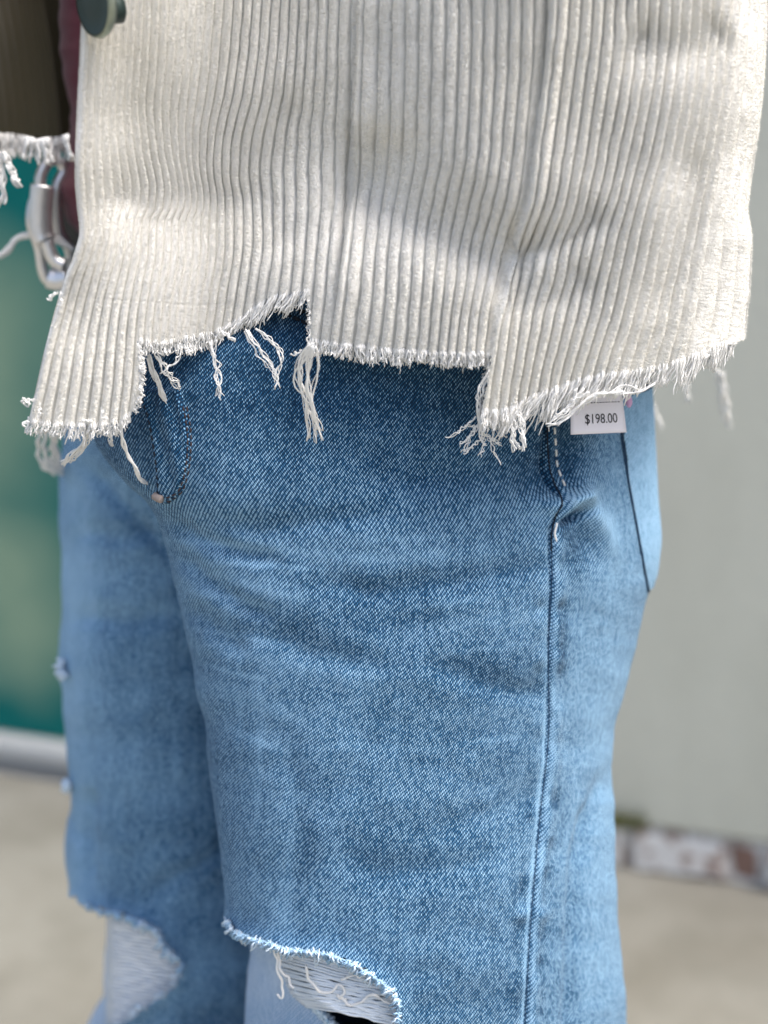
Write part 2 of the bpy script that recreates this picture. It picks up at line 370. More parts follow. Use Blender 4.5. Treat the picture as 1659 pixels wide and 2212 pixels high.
# ---- near leg
zs = np.concatenate([np.linspace(z_of(560, .66), z_of(2240, .66), 640), np.linspace(z_of(2240, .66), .03, 40)[1:]])
PL, _ = leg_grid(zs, .66,
    [(300, 230), (700, 190), (850, 185), (950, 205), (1000, 228), (1050, 275), (1090, 322), (1140, 352), (1200, 370), (1330, 397), (1430, 421), (1560, 445), (1680, 458), (1800, 476), (1900, 489), (1985, 497), (2100, 512), (2212, 525), (2600, 560), (3400, 600)],
    [(300, 1350), (700, 1375), (850, 1388), (1000, 1396), (1130, 1402), (1210, 1408), (1290, 1400), (1430, 1371), (1530, 1346), (1620, 1326), (1690, 1317), (1760, 1322), (1900, 1327), (2000, 1331), (2100, 1341), (2212, 1352), (2600, 1385), (3400, 1400)],
    [(300, .82), (600, .765), (720, .735), (900, .722), (1400, .700), (2212, .655), (3400, .67)],
    [(300, .105), (900, .100), (1400, .095), (2212, .088), (3400, .085)],
    [(300, .02), (900, .02), (2212, .015), (3400, .0)], 620, 60)
qx, qy = project(PL)
N = normals(PL, True); cen = PL.mean(1, keepdims=True); fl = np.sign(((PL-cen)*N).sum(-1, keepdims=True)); N = N*fl
near = (N[..., 1] < .35)
dd, sg, fr = linedist(qx, qy, SEAM)
H = np.zeros(qx.shape)
H += .0016*fbm(qx/210, qy/150, 3)*near + .0003*fbm(qx/60, qy/45, 8)
# seam: a narrow trench with a proud fold beside it
H += np.where(near, -(.0030-.0016*np.clip((qy-1200)/250, 0, 1))*np.exp(-(dd/4.5)**2), 0)
rs = (sg < 0)   # right of the seam
H += np.where(near & rs, .0017*np.exp(-((dd-15)/12)**2), 0)
H += np.where(near, .0012*np.exp(-((dd-22)/16)**2)*np.sin(qy/31+vnoise(qy/60, qx*0, 2)*2)*(qy > 1150), 0)
# the bunched pinch beside the seam, the drag folds across the hip
H += 1.5*near*(.0065*gauss(qx, qy, 1243, 1077, 33, 18, -25) - .0055*gauss(qx, qy, 1240, 1118, 36, 10, -28) + .0035*gauss(qx, qy, 1190, 1090, 42, 22, 10)
     - .004*gauss(qx, qy, 1205, 1015, 40, 55) + .003*gauss(qx, qy, 1290, 1120, 20, 80, -28) - .003*gauss(qx, qy, 1262, 1160, 24, 60, -20)
     - .0032*gauss(qx, qy, 1150, 1040, 40, 60, 25))
def crease(pts, A, w1, w2):
    d, s_, f = linedist(qx, qy, pts); env = np.clip(np.minimum(f, 1-f)*5, 0, 1)
    return near*A*np.where(s_ > 0, np.exp(-(d/w2)**2), np.exp(-(d/w1)**2))*env
H += crease([(420, 1120), (560, 1150), (720, 1125), (880, 1110)], -.0028, 30, 20)
H += crease([(640, 1250), (800, 1285), (960, 1262), (1120, 1235), (1180, 1215)], -.0036, 34, 22)
H += crease([(430, 1330), (560, 1370), (700, 1420), (840, 1440)], -.0026, 36, 22)
H += crease([(900, 1420), (1020, 1470), (1120, 1500), (1180, 1495)], -.0026, 34, 22)
H += crease([(600, 1560), (640, 1700), (640, 1850), (620, 1980)], -.0016, 30, 34)
H += crease([(1318, 1640), (1262, 1760), (1240, 1880), (1232, 2050), (1226, 2260), (1220, 2400)], -.0030, 20, 12)
H += crease([(1150, 1700), (1050, 1760), (930, 1790)], -.0018, 34, 28)
H += crease([(352, 1110), (430, 1165), (520, 1200), (620, 1215)], -.004, 22, 16)+crease([(368, 1170), (440, 1250), (520, 1310), (600, 1340)], -.0036, 24, 18)+crease([(395, 1300), (470, 1370), (540, 1410)], -.003, 26, 20)+crease([(700, 1850), (820, 1890), (960, 1880), (1080, 1850)], -.0022, 40, 30)+crease([(760, 1010), (900, 1040), (1050, 1030), (1150, 1000)], -.0026, 40, 30)
# fly shield stands proud
fin_ = inside(qx, qy, FLY) & near; fd, _, _ = linedist(qx, qy, FLY+FLY[:1])
H += np.where(fin_, .0040*np.clip(fd/6, 0, 1)+.0008*np.sin((qx-0.25*qy)/7.0)*np.clip(fd/15, 0, 1), 0)
# lip above the tear curls out a little
LIP = [(470, 1975), (493, 1987), (505, 2012), (540, 2026), (590, 2040), (617, 2053), (670, 2055), (710, 2062), (763, 2082), (803, 2108), (847, 2142), (861, 2166), (859, 2212), (856, 2300)]
ld, _, _ = linedist(qx, qy, LIP); H += near*.0022*np.exp(-(ld/22)**2)
PLd = PL+N*H[..., None]
# dye left in the cloth, with some light and shade painted in
wash_shade = .32+.05*fbm(qx/300, qy/75, 21)+.035*fbm(qx/16, qy/190, 31)+np.clip(H, -.004, .004)*22
wash_shade += .26*gauss(qx, qy, 1320, 1400, 115, 700) + .10*gauss(qx, qy, 560, 1750, 110, 500) + .14*gauss(qx, qy, 470, 1230, 120, 160) + .10*gauss(qx, qy, 1120, 1110, 110, 60, -15)  # paler right side mixes wear with painted light from the right
wash_shade += .12*gauss(qx, qy, 1290, 2100, 90, 300) + .05*gauss(qx, qy, 700, 1950, 200, 120) - .05*gauss(qx, qy, 900, 1800, 170, 300)
wash_shade += -.30*np.exp(-((qy-790)/210)**2)*(1-.75*np.clip((qx-1230)/80, 0, 1)) - .09*gauss(qx, qy, 900, 1330, 190, 60) - .10*gauss(qx, qy, 1040, 1440, 120, 90) - .30*gauss(qx, qy, 1238, 1000, 38, 62) - .28*gauss(qx, qy, 1246, 1180, 26, 66) - .14*gauss(qx, qy, 1160, 1000, 50, 60) + .20*gauss(qx, qy, 1285, 1120, 14, 60, -30)  # waist dye plus painted shade under the jacket hem; pinch folds darker
for (cx, cy, L_, w_, r_, a_) in [(620, 1190, 190, 14, 6, .12), (900, 1200, 200, 22, -3, .10), (560, 1270, 150, 12, 16, .12), (600, 1430, 190, 16, 12, .10), (1000, 1350, 150, 20, -10, .09), (1060, 1545, 130, 22, -5, .08), (560, 1520, 120, 18, 20, .09), (1090, 1700, 90, 14, -18, .07), (1300, 1100, 18, 90, -25, .10), (470, 1180, 90, 6, 8, .14), (600, 1225, 140, 6, 4, .12), (520, 1300, 110, 6, 14, .13), (560, 1385, 120, 7, 10, .12), (520, 1455, 90, 6, 16, .12), (860, 1165, 160, 9, -2, .11), (980, 1300, 150, 8, -8, .10), (1040, 1400, 110, 8, -6, .10), (900, 1620, 150, 9, 4, .07), (1060, 1600, 90, 7, -8, .09), (560, 1600, 80, 7, 22, .10), (560, 1660, 10, 130, 4, .08), (620, 1900, 12, 160, 3, .08)]:
    wash_shade += 1.5*a_*gauss(qx, qy, cx, cy, L_, w_, r_)
wash_shade += .50*np.exp(-((dd-8)/4.5)**2)*rs*near*(qy > 1060)*(.6+.5*vnoise(qx*0, qy/24, 5))+.34*np.exp(-((dd-7)/4)**2)*(~rs)*near*np.clip((qy-1450)/150, 0, 1) + .10*np.exp(-(dd/16)**2)*(~rs)*near*(qy > 1100) + .30*gauss(qx, qy, 1244, 1075, 30, 20, -25)
wash_shade -= .30*np.exp(-((dd-26)/14)**2)*rs*near*np.clip(vnoise(qx*0, qy/28, 9)*1.6, 0, 1)*(qy > 1120)
wash_shade -= .24*np.exp(-((dd-22)/14)**2)*(~rs)*near*np.clip(vnoise(qx*0, qy/26, 13)*1.6, 0, 1)*(qy > 1400)
wash_shade += np.where(fin_, -.12, 0) + .20*np.exp(-(fd/8)**2)*near*(~fin_)  # fly shield darkened with painted shade, its edge worn pale
wash_shade += .12*np.exp(-(ld/9)**2)*near
HOLE_CUT = LIP[1:]+[(856, 2420), (780, 2430), (440, 2430), (440, 2000)]
keep = ~(inside(qx+7*vnoise(qx/9, qy/9, 61), qy+8*vnoise(qx/8, qy/8, 62), HOLE_CUT) & near)
leg_uvs = leg_uv(PL)
near_leg = grid_obj('leg', PLd[:, ::-1], M['denim'], jeans, True, keep[:, ::-1], leg_uvs[:, ::-1], {'wash_shade': wash_shade[:, ::-1]})
near_leg['label'] = 'near leg of the jeans with a frayed rip above the knee'

# ---- far leg
zs2 = np.concatenate([np.linspace(z_of(620, .82), z_of(2240, .82), 320), np.linspace(z_of(2240, .82), .03, 30)[1:]])
PR, _ = leg_grid(zs2, .82,
    [(300, 130), (850, 150), (960, 146), (1100, 141), (1300, 143), (1420, 147), (1500, 151), (1560, 154), (1640, 163), (1700, 166), (1735, 158), (1790, 155), (1830, 160), (1900, 186), (1945, 215), (2000, 225), (2100, 215), (2200, 190), (2260, 185), (2600, 190), (3400, 230)],
    [(300, 640), (900, 640), (1300, 600), (2212, 640), (3400, 700)],
    [(300, .84), (1000, .83), (2212, .80), (3400, .80)], [(300, .095), (2212, .088), (3400, .085)], [(300, -.01), (3400, 0)], 300, 40)
rx, ry = project(PR); N2 = normals(PR, True); cen = PR.mean(1, keepdims=True); N2 *= np.sign(((PR-cen)*N2).sum(-1, keepdims=True)); near2 = N2[..., 1] < .35
H2 = .002*fbm(rx/130, ry/100, 40)*near2
def crease2(pts, A, w1, w2):
    d, s_, f = linedist(rx, ry, pts); env = np.clip(np.minimum(f, 1-f)*5, 0, 1)
    return near2*A*np.where(s_ > 0, np.exp(-(d/w2)**2), np.exp(-(d/w1)**2))*env
H2 += crease2([(160, 985), (240, 1080), (320, 1160), (390, 1220)], -.006, 26, 16) + crease2([(150, 1330), (250, 1345), (400, 1330)], -.004, 30, 20) + crease2([(150, 1150), (250, 1165), (360, 1150)], -.0035, 26, 18)
H2 += crease2([(300, 1950), (380, 1900), (470, 1850), (520, 1820)], -.004, 26, 18) + crease2([(196, 1700), (188, 1800), (192, 1930)], -.006, 16, 20)
LIP2 = [(120, 1930), (183, 1948), (215, 1966), (250, 1969), (300, 1990), (343, 2010), (354, 2042), (394, 2082), (384, 2119), (350, 2150), (317, 2172), (267, 2206), (225, 2230), (120, 2240)]
l2, _, _ = linedist(rx, ry, LIP2); H2 += near2*.003*np.exp(-(l2/18)**2)
wash_shade2 = .52+.11*fbm(rx/180, ry/70, 50)+.05*fbm(rx/20, ry/150, 52)+.32*gauss(rx, ry, 150, 1400, 55, 900)-.16*gauss(rx, ry, 460, 1800, 110, 700)+.15*np.exp(-(l2/14)**2)  # pale outer edge; inner side has the near leg's shade painted in
keep2 = ~(inside(rx+9*vnoise(rx/14, ry/14, 63), ry+9*vnoise(rx/13, ry/13, 64), LIP2+[(100, 2240), (100, 1930)]) & near2)
far_leg = grid_obj('leg', (PR+N2*H2[..., None])[:, ::-1], M['denim'], jeans, True, keep2[:, ::-1], leg_uv(PR)[:, ::-1], {'wash_shade': wash_shade2[:, ::-1]})
far_leg['label'] = 'far leg of the jeans with a pale ripped knee'

dep = bpy.context.evaluated_depsgraph_get()
def bvh_of(*obs):
    V = []; F = []; n = 0
    for o in obs:
        me = o.data; co = np.empty(len(me.vertices)*3, np.float32); me.vertices.foreach_get('co', co); co = co.reshape(-1, 3)+np.array(o.matrix_world.translation)*0
        V += [tuple(c) for c in co.astype(float)]; F += [tuple(i+n for i in p.vertices) for p in me.polygons]; n = len(V)
    return BVHTree.FromPolygons(V, F)
def cast(tree, px, py, lift=0.0, default=.66):
    a, y, z = ray(px, py); d = Vector((float(a), float(y), float(z))).normalized(); h = tree.ray_cast(Vector((0, 0, ZC)), d)
    if h[0] is None: return np.array(at(px, py, default))
    nrm = h[1]
    if nrm.dot(d) > 0: nrm = -nrm
    return np.array(h[0]+nrm*lift)
T_leg = bvh_of(near_leg); T_far = bvh_of(far_leg)

# ---- what shows through the rips
def inner_leg(zs, src_L, src_R, Dc, b, sk, Dref, polys_out, name, nf, lab, washv):
    P, _ = leg_grid(zs, Dref, src_L, src_R, Dc, b, sk, nf, 30); ax, ay = project(P); n = normals(P, True); c = P.mean(1, keepdims=True); n *= np.sign(((P-c)*n).sum(-1, keepdims=True)); nr = n[..., 1] < .35
    P = P+n*(.0016*fbm(ax/60, ay/120, 70)*nr)[..., None]
    k = np.ones(ax.shape, bool)
    for po in polys_out: k &= ~(inside(ax, ay, po) & nr)
    w = washv+.12*fbm(ax/70, ay/90, 72)
    o = grid_obj(name, P[:, ::-1], M['denim_pale'], jeans, True, k[:, ::-1], leg_uv(P)[:, ::-1], {'wash_shade': w[:, ::-1]}); o['label'] = lab; return o
HOLE = [(592, 2046), (617, 2050), (670, 2050), (763, 2078), (847, 2138), (866, 2165), (864, 2260), (858, 2330), (780, 2330), (735, 2236), (707, 2204), (672, 2168), (645, 2144), (622, 2100)]
panel = inner_leg(np.concatenate([np.linspace(z_of(1780, .66), z_of(2260, .66), 200), np.linspace(z_of(2260, .66), .05, 30)[1:]]),
    [(300, 540), (1900, 528), (1990, 536), (2040, 541), (2122, 538), (2212, 531), (2600, 560), (3400, 610)], [(300, 1270), (1750, 1280), (2212, 1315), (3400, 1370)],
    [(300, .69), (1900, .688), (2212, .670), (3400, .68)], [(300, .084), (2212, .086), (3400, .08)], [(300, .01), (3400, 0)], .66, [HOLE], 'torn_panel', 380, 'pale worn denim below the near rip', .58)
panel2 = inner_leg(np.concatenate([np.linspace(z_of(1700, .82), z_of(2280, .82), 160), np.linspace(z_of(2280, .82), .05, 30)[1:]]),
    [(300, 250), (1900, 236), (1979, 240), (2042, 234), (2126, 230), (2170, 205), (2195, 188), (2260, 184), (3400, 240)], [(300, 600), (2212, 620), (3400, 680)],
    [(300, .81), (3400, .81)], [(300, .08), (3400, .08)], [(300, 0), (3400, 0)], .82, [], 'torn_panel', 200, 'white worn threads filling the far ripped knee', 1.0)
T_pan = bvh_of(panel); T_pan2 = bvh_of(panel2)

LD = lambda x: float(cast(T_leg, min(max(x, 520), 1000), 2025)[1])
# weft yarns left across the near hole, each row a slack double strand
wf = Tubes()
for k in range(40):
    y0 = 2030+k*6.2+random.uniform(-1.2, 1.2); x_0 = float(np.interp(y0, [2046, 2100, 2144, 2204, 2236, 2330], [590, 618, 642, 704, 732, 778]))-12; xs = np.linspace(x_0, 890, 18); ys = y0+(xs-x_0)*.22+4*np.sin(xs/60+k*.2)
    P = np.array([at(x, y, LD(x)+.0035+.002*((x-715)/150)**2-.00004*(y-2040)+max(0, float(cast(T_pan, max(x_0-8, 545), min(max(y0, 2050), 2225))[1])+.0015-LD(x_0)-.0035)*max(0, 1-(x-x_0)/60)+random.uniform(-.0005, .0005)) for x, y in zip(xs, ys)])
    if y0+(670-x_0)*.22 < 2178: wf.add(wob(P, .0003, 5), .00072, 6)
wf.build('weft_threads', M['weft'], jeans, 'stuff')
wf = Tubes()
for k in range(34):
    y0 = 1965+k*8.2; xs = np.linspace(236, 410, 9); ys = y0+(xs-236)*.16
    P = np.array([cast(T_pan2, x, y, .0015, .74) for x, y in zip(xs, ys)])
    if np.ptp(P[:, 1]) < .12: wf.add(wob(P, .0006, 3), .0011, 5)
M['weft_white'] = mat_plain('bleached_weft', (.90, .92, .94), .9, var=.08, scale=600, bump=.4, spec=.1)
wf.build('weft_threads', M['weft_white'], jeans, 'stuff')

def fray(tree, line, n, lo, hi, rad, out, mat, name, parent, ang=(60, 120), default=.64, loop=.5, lift=.001):
    t = Tubes(); L = np.array(line, float); s_ = np.r_[0, np.cumsum(np.hypot(*np.diff(L, axis=0).T))]
    for k in range(n):
        d = random.uniform(0, s_[-1]); x = np.interp(d, s_, L[:, 0]); y = np.interp(d, s_, L[:, 1])
        a = math.radians(random.uniform(*ang)); ln = random.uniform(lo, hi); ex, ey = math.cos(a)*ln, math.sin(a)*ln
        b0 = cast(tree, x-ex*.35, y-ey*.35, lift, default); D0 = b0[1]-random.uniform(0, out)
        P = [b0, at(x+ex*.35, y+ey*.35, D0-out*.5)]
        if random.random() < loop: P += [at(x+ex*.8+random.uniform(-5, 5), y+ey*.7, D0), at(x+random.uniform(-7, 7), y+ey*.35, D0+out*.3)]
        else: P += [at(x+ex+random.uniform(-3, 3), y+ey, D0)]
        t.add(wob(bez(P, 9), .00025, 3), rad*random.uniform(.7, 1.25), 5)
    return t.build(name, mat, parent, 'stuff')
M['fray_pale'] = mat_plain('bleached_denim_yarn', (.62, .74, .86), .9, var=.2, scale=300, bump=.4, spec=.1)
fray(T_leg, LIP[1:13], 330, 5, 22, .00045, .004, M['fray_blue'], 'frayed_edge', jeans, (10, 170), .65)
fray(T_leg, LIP[1:13], 110, 6, 30, .0004, .005, M['fray_pale'], 'frayed_edge', jeans, (20, 160), .65)
fray(T_pan, [(640, 2140), (672, 2168), (707, 2204), (735, 2240), (760, 2280)], 150, 7, 16, .0008, .004, M['fray_pale'], 'frayed_edge', jeans, (-120, 40), .65)
fray(T_pan, [(640, 2140), (672, 2168), (707, 2204), (735, 2240), (760, 2280)], 90, 7, 14, .0008, .004, M['fray_blue'], 'frayed_edge', jeans, (-120, 40), .65)
fray(T_far, LIP2[1:13], 130, 8, 22, .0009, .006, M['fray_blue'], 'frayed_edge', jeans, (30, 150), .74)
fray(T_far, LIP2[4:13], 60, 8, 24, .0009, .006, M['fray_pale'], 'frayed_edge', jeans, (30, 200), .74)
fray(T_far, [(138, 1428), (136, 1445), (145, 1460)], 34, 8, 20, .0012, .004, M['fray_pale'], 'frayed_edge', jeans, (120, 240), .83)
fray(T_far, [(152, 1690), (150, 1706)], 24, 8, 18, .0012, .004, M['fray_pale'], 'frayed_edge', jeans, (120, 240), .83)
def strand(name, pts, D, r, mat, parent, n=22, w=.0004, sides=6, taper=.2, copies=1, spread=3):
    t = Tubes()
    for k in range(copies):
        P = np.array([at(x+random.uniform(-spread, spread)*(copies > 1), y+random.uniform(-spread, spread)*(copies > 1), (D[i] if hasattr(D, '__len__') else D)+random.uniform(-.0012, .0012)*(copies > 1)) for i, (x, y) in enumerate(pts)])
        t.add(wob(bez(P, n), w, 3), r*random.uniform(.85, 1.1), sides, taper)
    return t.build(name, mat, parent)
# loose yarns hanging in the near rip
for pts in ([(592, 2045), (598, 2080), (605, 2110), (612, 2140), (606, 2156), (600, 2146)], [(600, 2055), (606, 2090), (620, 2112), (636, 2135)],
            [(660, 2085), (668, 2115), (688, 2140), (712, 2142), (735, 2128), (742, 2140), (734, 2158), (748, 2160)], [(737, 2116), (760, 2108), (790, 2110), (815, 2120)],
            [(728, 2150), (760, 2170), (785, 2162), (800, 2148), (830, 2160), (850, 2170)], [(850, 2122), (846, 2140), (842, 2155)]):
    strand('loose_yarn', pts, [LD(x)-.003 for x, y in pts], .0007, M['thread'], jeans, 30, .0006)

# ---- stitching, fly, pockets
def on_leg(pts, r, name, mat, lift=.0004, n=80, tree=None, parent=jeans, dash=None, flat=1.0, default=.7):
    C = bez([(x, y) for x, y in pts], n); P = np.array([cast(tree or T_leg, x, y, lift, default) for x, y in C]); t = Tubes()
    if dash is None: t.add(P, r, 6, 0, flat)
    else:
        i = 0
        while i < n-dash[0]:
            Q = P[i:i+dash[0]].copy(); Q[[0, -1]] += (np.array([0, .0006, 0])); t.add(Q, r, 6, .1); i += dash[0]+dash[1]
    return t.build(name, mat, parent)
on_leg(SEAM[:9], .0005, 'seam_groove_shade', M['stitch_dark'], .0000, 160)  # dark strand in the seam trench stands in for its shade
on_leg(SEAM[8:19], .00030, 'seam_groove_shade', M['stitch_navy'], -.0001, 300)
on_leg([(1197, 925), (1199, 960), (1202, 1000), (1209, 1025), (1220, 1052)], .0006, 'seam_stitching', M['thread'], .0006, 90, dash=(9, 7))
if 0: on_leg([(1196, 1190), (1196, 1300), (1192, 1500), (1187, 1640), (1173, 1760), (1162, 1880), (1152, 2000), (1146, 2100), (1140, 2212)], .0005, 'seam_stitching', M['fray_pale'], .0002, 400, dash=(6, 4))
strand('loose_yarn', [(1203, 1130), (1199, 1150), (1202, 1170), (1205, 1184), (1212, 1189)], float(cast(T_leg, 1202, 1150)[1])-.001, .0006, M['thread'], jeans, 16, .0002)
for k_, sh in ((.00042, 0), (.00042, -9)):
    on_leg([(404+sh, 880), (412+sh, 925), (413+sh, 960), (409+sh, 1010), (396+sh, 1056), (368+sh*.4, 1082+sh*.9), (346, 1076+sh)], k_, 'fly_stitching', M['stitch_rust'], .0003, 110, dash=(5, 2))
on_leg([(306, 860), (322, 910), (334, 980), (340, 1030), (342, 1072)], .00045, 'fly_stitching', M['stitch_dark'], .0002, 90, dash=(5, 2))
on_leg([(338, 1068), (345, 1073), (353, 1076)], .0022, 'bartack', M['bartack'], .0012, 8)
on_leg([(560, 655), (600, 672), (640, 690), (690, 712)], .0010, 'pocket_stitching', M['stitch_dark'], .0006, 70, dash=(7, 3))
on_leg([(575, 640), (610, 655), (650, 672), (700, 692)], .0010, 'pocket_stitching', M['stitch_dark'], .0006, 70, dash=(7, 3))
# back pocket: a slab of denim wrapped on the seat
bp = Tubes()
pk_edge = [(1336, 860), (1341, 940), (1350, 1000), (1360, 1060), (1371, 1120), (1382, 1180), (1391, 1230), (1400, 1278)]
C = bez(pk_edge, 60); E = np.array([cast(T_leg, x, y, 0, .75) for x, y in C])
dep_dir = np.array([.62, .78, 0]); rows = []
ctr = np.array([PL[..., 0].mean(), .735])
for e in E:
    row = []
    for u in np.linspace(0, 1, 14):
        j = np.argmin(np.abs(zs-e[2])); ring = PL[j]; a0 = math.atan2(e[1]-.735, e[0]-ring[:, 0].mean()); 
        ang = np.arctan2(ring[:, 1]-.735, ring[:, 0]-ring[:, 0].mean()); aa = a0+u*1.1
        k = np.argmin(np.abs(np.angle(np.exp(1j*(ang-aa))))); p = ring[k]+N[j, k]*(.0005+.0032*min(1, u*9))
        row.append(p)
    rows.append(row)
rows = np.array(rows)
grid_obj('back_pocket', rows, M['denim'], jeans, False, None, np.stack([np.broadcast_to(np.linspace(0, .1, 14)[None], (60, 14)), rows[..., 2]], -1), {'wash_shade': np.full((60, 14), .74)})
on_leg(pk_edge, .0006, 'pocket_stitching', M['stitch_navy'], .0006, 70)
on_leg([(x+11, y) for x, y in pk_edge[:-1]], .0015, 'pocket_hem', M['fray_pale'], .0006, 70, flat=.3)

# ================================================================== JACKET
jacket = empty('corduroy_jacket', (0, .66, .8)); tag(jacket, 'ivory wide wale corduroy jacket with a raw frayed stepped hem', 'jacket')
WE = 67.0
cols = [ # wale number, px(py) line, depth(py)
 (0, [(-700, 190), (-250, 178), (0, 176), (130, 171), (250, 165), (380, 161), (440, 165), (500, 171), (545, 160), (610, 136), (690, 113), (760, 95), (850, 75), (925, 58), (1010, 40)], [(-700, .60), (300, .602), (500, .604), (1000, .592)]),
 (9, [(-700, 345), (0, 325), (133, 320), (233, 313), (333, 323), (410, 338), (450, 334), (480, 322), (553, 318), (653, 300), (720, 292), (800, 287), (925, 275), (1010, 268)], [(-700, .635), (0, .628), (400, .634), (640, .614), (1000, .598)]),
 (20, [(-700, 560), (0, 545), (200, 524), (300, 500), (370, 494), (440, 502), (520, 502), (640, 486), (740, 470), (1010, 430)], [(-700, .66), (300, .652), (640, .634), (1000, .625)]),
 (31, [(-700, 790), (0, 778), (150, 772), (300, 765), (420, 757), (520, 745), (620, 735), (700, 724), (780, 712), (1010, 680)], [(-700, .65), (300, .642), (640, .618), (1000, .61)]),
 (38.5, [(-700, 1000), (0, 985), (322, 973), (460, 945), (546, 930), (667, 920), (780, 908), (1010, 880)], [(-700, .612), (300, .610), (1000, .598)]),
 (46, [(-700, 1205), (0, 1187), (122, 1179), (265, 1162), (408, 1144), (457, 1132), (510, 1112), (611, 1086), (700, 1066), (793, 1054), (870, 1044), (1010, 1010)], [(-700, .605), (300, .603), (640, .598), (1000, .596)]),
 (57, [(-700, 1478), (0, 1456), (163, 1444), (326, 1414), (489, 1372), (676, 1330), (781, 1298), (860, 1275), (1010, 1230)], [(-700, .612), (300, .606), (1000, .602)]),
 (63, [(-700, 1605), (0, 1580), (163, 1566), (326, 1542), (489, 1512), (676, 1480), (781, 1455), (860, 1432), (1010, 1390)], [(-700, .628), (300, .622), (1000, .618)]),
 (WE, [(-700, 1665), (0, 1643), (150, 1636), (260, 1626), (400, 1606), (450, 1601), (520, 1609), (620, 1605), (700, 1597), (770, 1590), (850, 1583), (1010, 1560)], [(-700, .675), (300, .668), (1000, .662)]),
 (76, [(-700, 1610), (0, 1590), (400, 1555), (520, 1555), (770, 1545), (1010, 1530)], [(-700, .79), (1000, .775)]),
 (92, [(-700, 1330), (0, 1310), (1010, 1290)], [(-700, .87), (1000, .86)]),
 (115, [(-700, 840), (1010, 840)], [(-700, .93), (1000, .92)]),
 (138, [(-700, 400), (1010, 400)], [(-700, .92), (1000, .91)]),
 (158, [(-700, -40), (1010, -40)], [(-700, .88), (1000, .87)]),
 (174, [(-700, -330), (1010, -330)], [(-700, .76), (1000, .75)])]
py_rows = np.concatenate([np.linspace(-700, -40, 40)[:-1], np.linspace(-40, 960, 560)])
prof = np.arange(12)/12.0
wfine = np.concatenate([np.arange(0, int(WE)+3)[:, None]+prof[None]]).ravel()
wback = np.arange(int(WE)+3, 174.01, .5)
wv = np.concatenate([wfine, wback])
cw = [c[0] for c in cols]
PXc = np.array([tab(py_rows, c[1]) for c in cols]); Dc_ = np.array([tab(py_rows, c[2]) for c in cols])
PX = pchip(wv, cw, PXc).T; DD = pchip(wv, cw, Dc_).T; PY = np.broadcast_to(py_rows[:, None], PX.shape)
front = wv <= WE
# soft folds of the cloth (depth in metres, + away from the viewer)
def jcrease(pts, A, w1, w2, e=5):
    d, s_, f = linedist(PX, PY, pts); env = np.clip(np.minimum(f, 1-f)*e, 0, 1); env = env*env*(3-2*env)
    return A*np.where(s_ > 0, np.exp(-(d/w2)**2), np.exp(-(d/w1)**2))*env
fold = jcrease([(690, 385), (790, 425), (900, 480), (1010, 535), (1110, 568), (1180, 590)], .0095, 105, 70)
fold += jcrease([(1080, 560), (1150, 540), (1240, 500), (1330, 440)], .004, 45, 35)
fold += jcrease([(1060, 660), (1130, 645), (1215, 630), (1300, 570)], .003, 50, 45)
fold += jcrease([(200, 350), (270, 420), (340, 452), (430, 455), (540, 430), (640, 400)], .0042, 90, 60)
fold += jcrease([(1330, 60), (1420, 110), (1500, 90), (1580, 40)], .006, 60, 60)
fold += jcrease([(640, 560), (600, 470), (610, 330), (640, 150)], .004, 70, 60)
fold += jcrease([(540, 820), (520, 640), (500, 500), (500, 350)], .003, 70, 70)
fold += jcrease([(830, -60), (850, 60), (840, 200), (800, 320)], -.004, 80, 80)
fold += jcrease([(1390, 700), (1450, 560), (1490, 420), (1500, 300)], .003, 40, 34)
fold += .003*fbm(PX/190, PY/230, 90, 2)
fold *= front[None]
BASE = at(PX, PY, DD+fold)
ie = int(np.argmin(np.abs(wv-WE))); zE = BASE[:, ie, 2]
bk = wv > WE
BASE[:, bk, 2] = zE[:, None]; BASE[:, bk, 0] = x_of(PX, DD, BASE[..., 2])[:, bk]
NJ = normals(BASE); flip = np.sign((NJ*(at(829, 500, .74)-BASE)).sum(-1).mean()); NJ = -NJ*flip   # outwards
# wales: rounded ridges, narrow grooves; the panels are cut at the two seams so the ridges do not line up
cut1, cut2 = 31.0, 46.0
rowf = np.clip((py_rows+100)/900, 0, 1)[:, None]
wl_ = np.where(wv[None] < cut1, wv[None]*(1-.035*rowf*np.clip((wv[None]-15)/16, 0, 1)), np.where(wv[None] < cut2, cut1+(wv[None]-cut1)*(1-.06*rowf)+.3, cut2+(wv[None]-cut2)*1.0+.35))
wl_ = wl_+.06*vnoise(wv[None]*.7, py_rows[:, None]/40, 130)
f = wl_-np.floor(wl_)
xr_ = np.abs(2*f-1)/.80; ridge = np.sqrt(np.clip(1-xr_**2.1, 0, 1)); groove_shade = np.clip((xr_-.97)/.06, 0, 1)
amp = .0026
jit = fbm(wl_*.9, py_rows[:, None]/30, 101, 2)*.06 + vnoise(wl_*5, py_rows[:, None]/3.2, 104)*.05
rel = amp*(1+.3*np.clip((wv[None]-44)/6, 0, 1))*ridge*(1+jit)+rng.normal(size=wl_.shape)*.00007+.00010*vnoise(wl_*7, py_rows[:, None]/3, 107)
hl, _, _ = linedist(PX, PY, [(118, 632), (200, 645), (300, 652), (420, 660), (500, 655)]); rel = rel-.0003*np.exp(-(hl/2.0)**2)
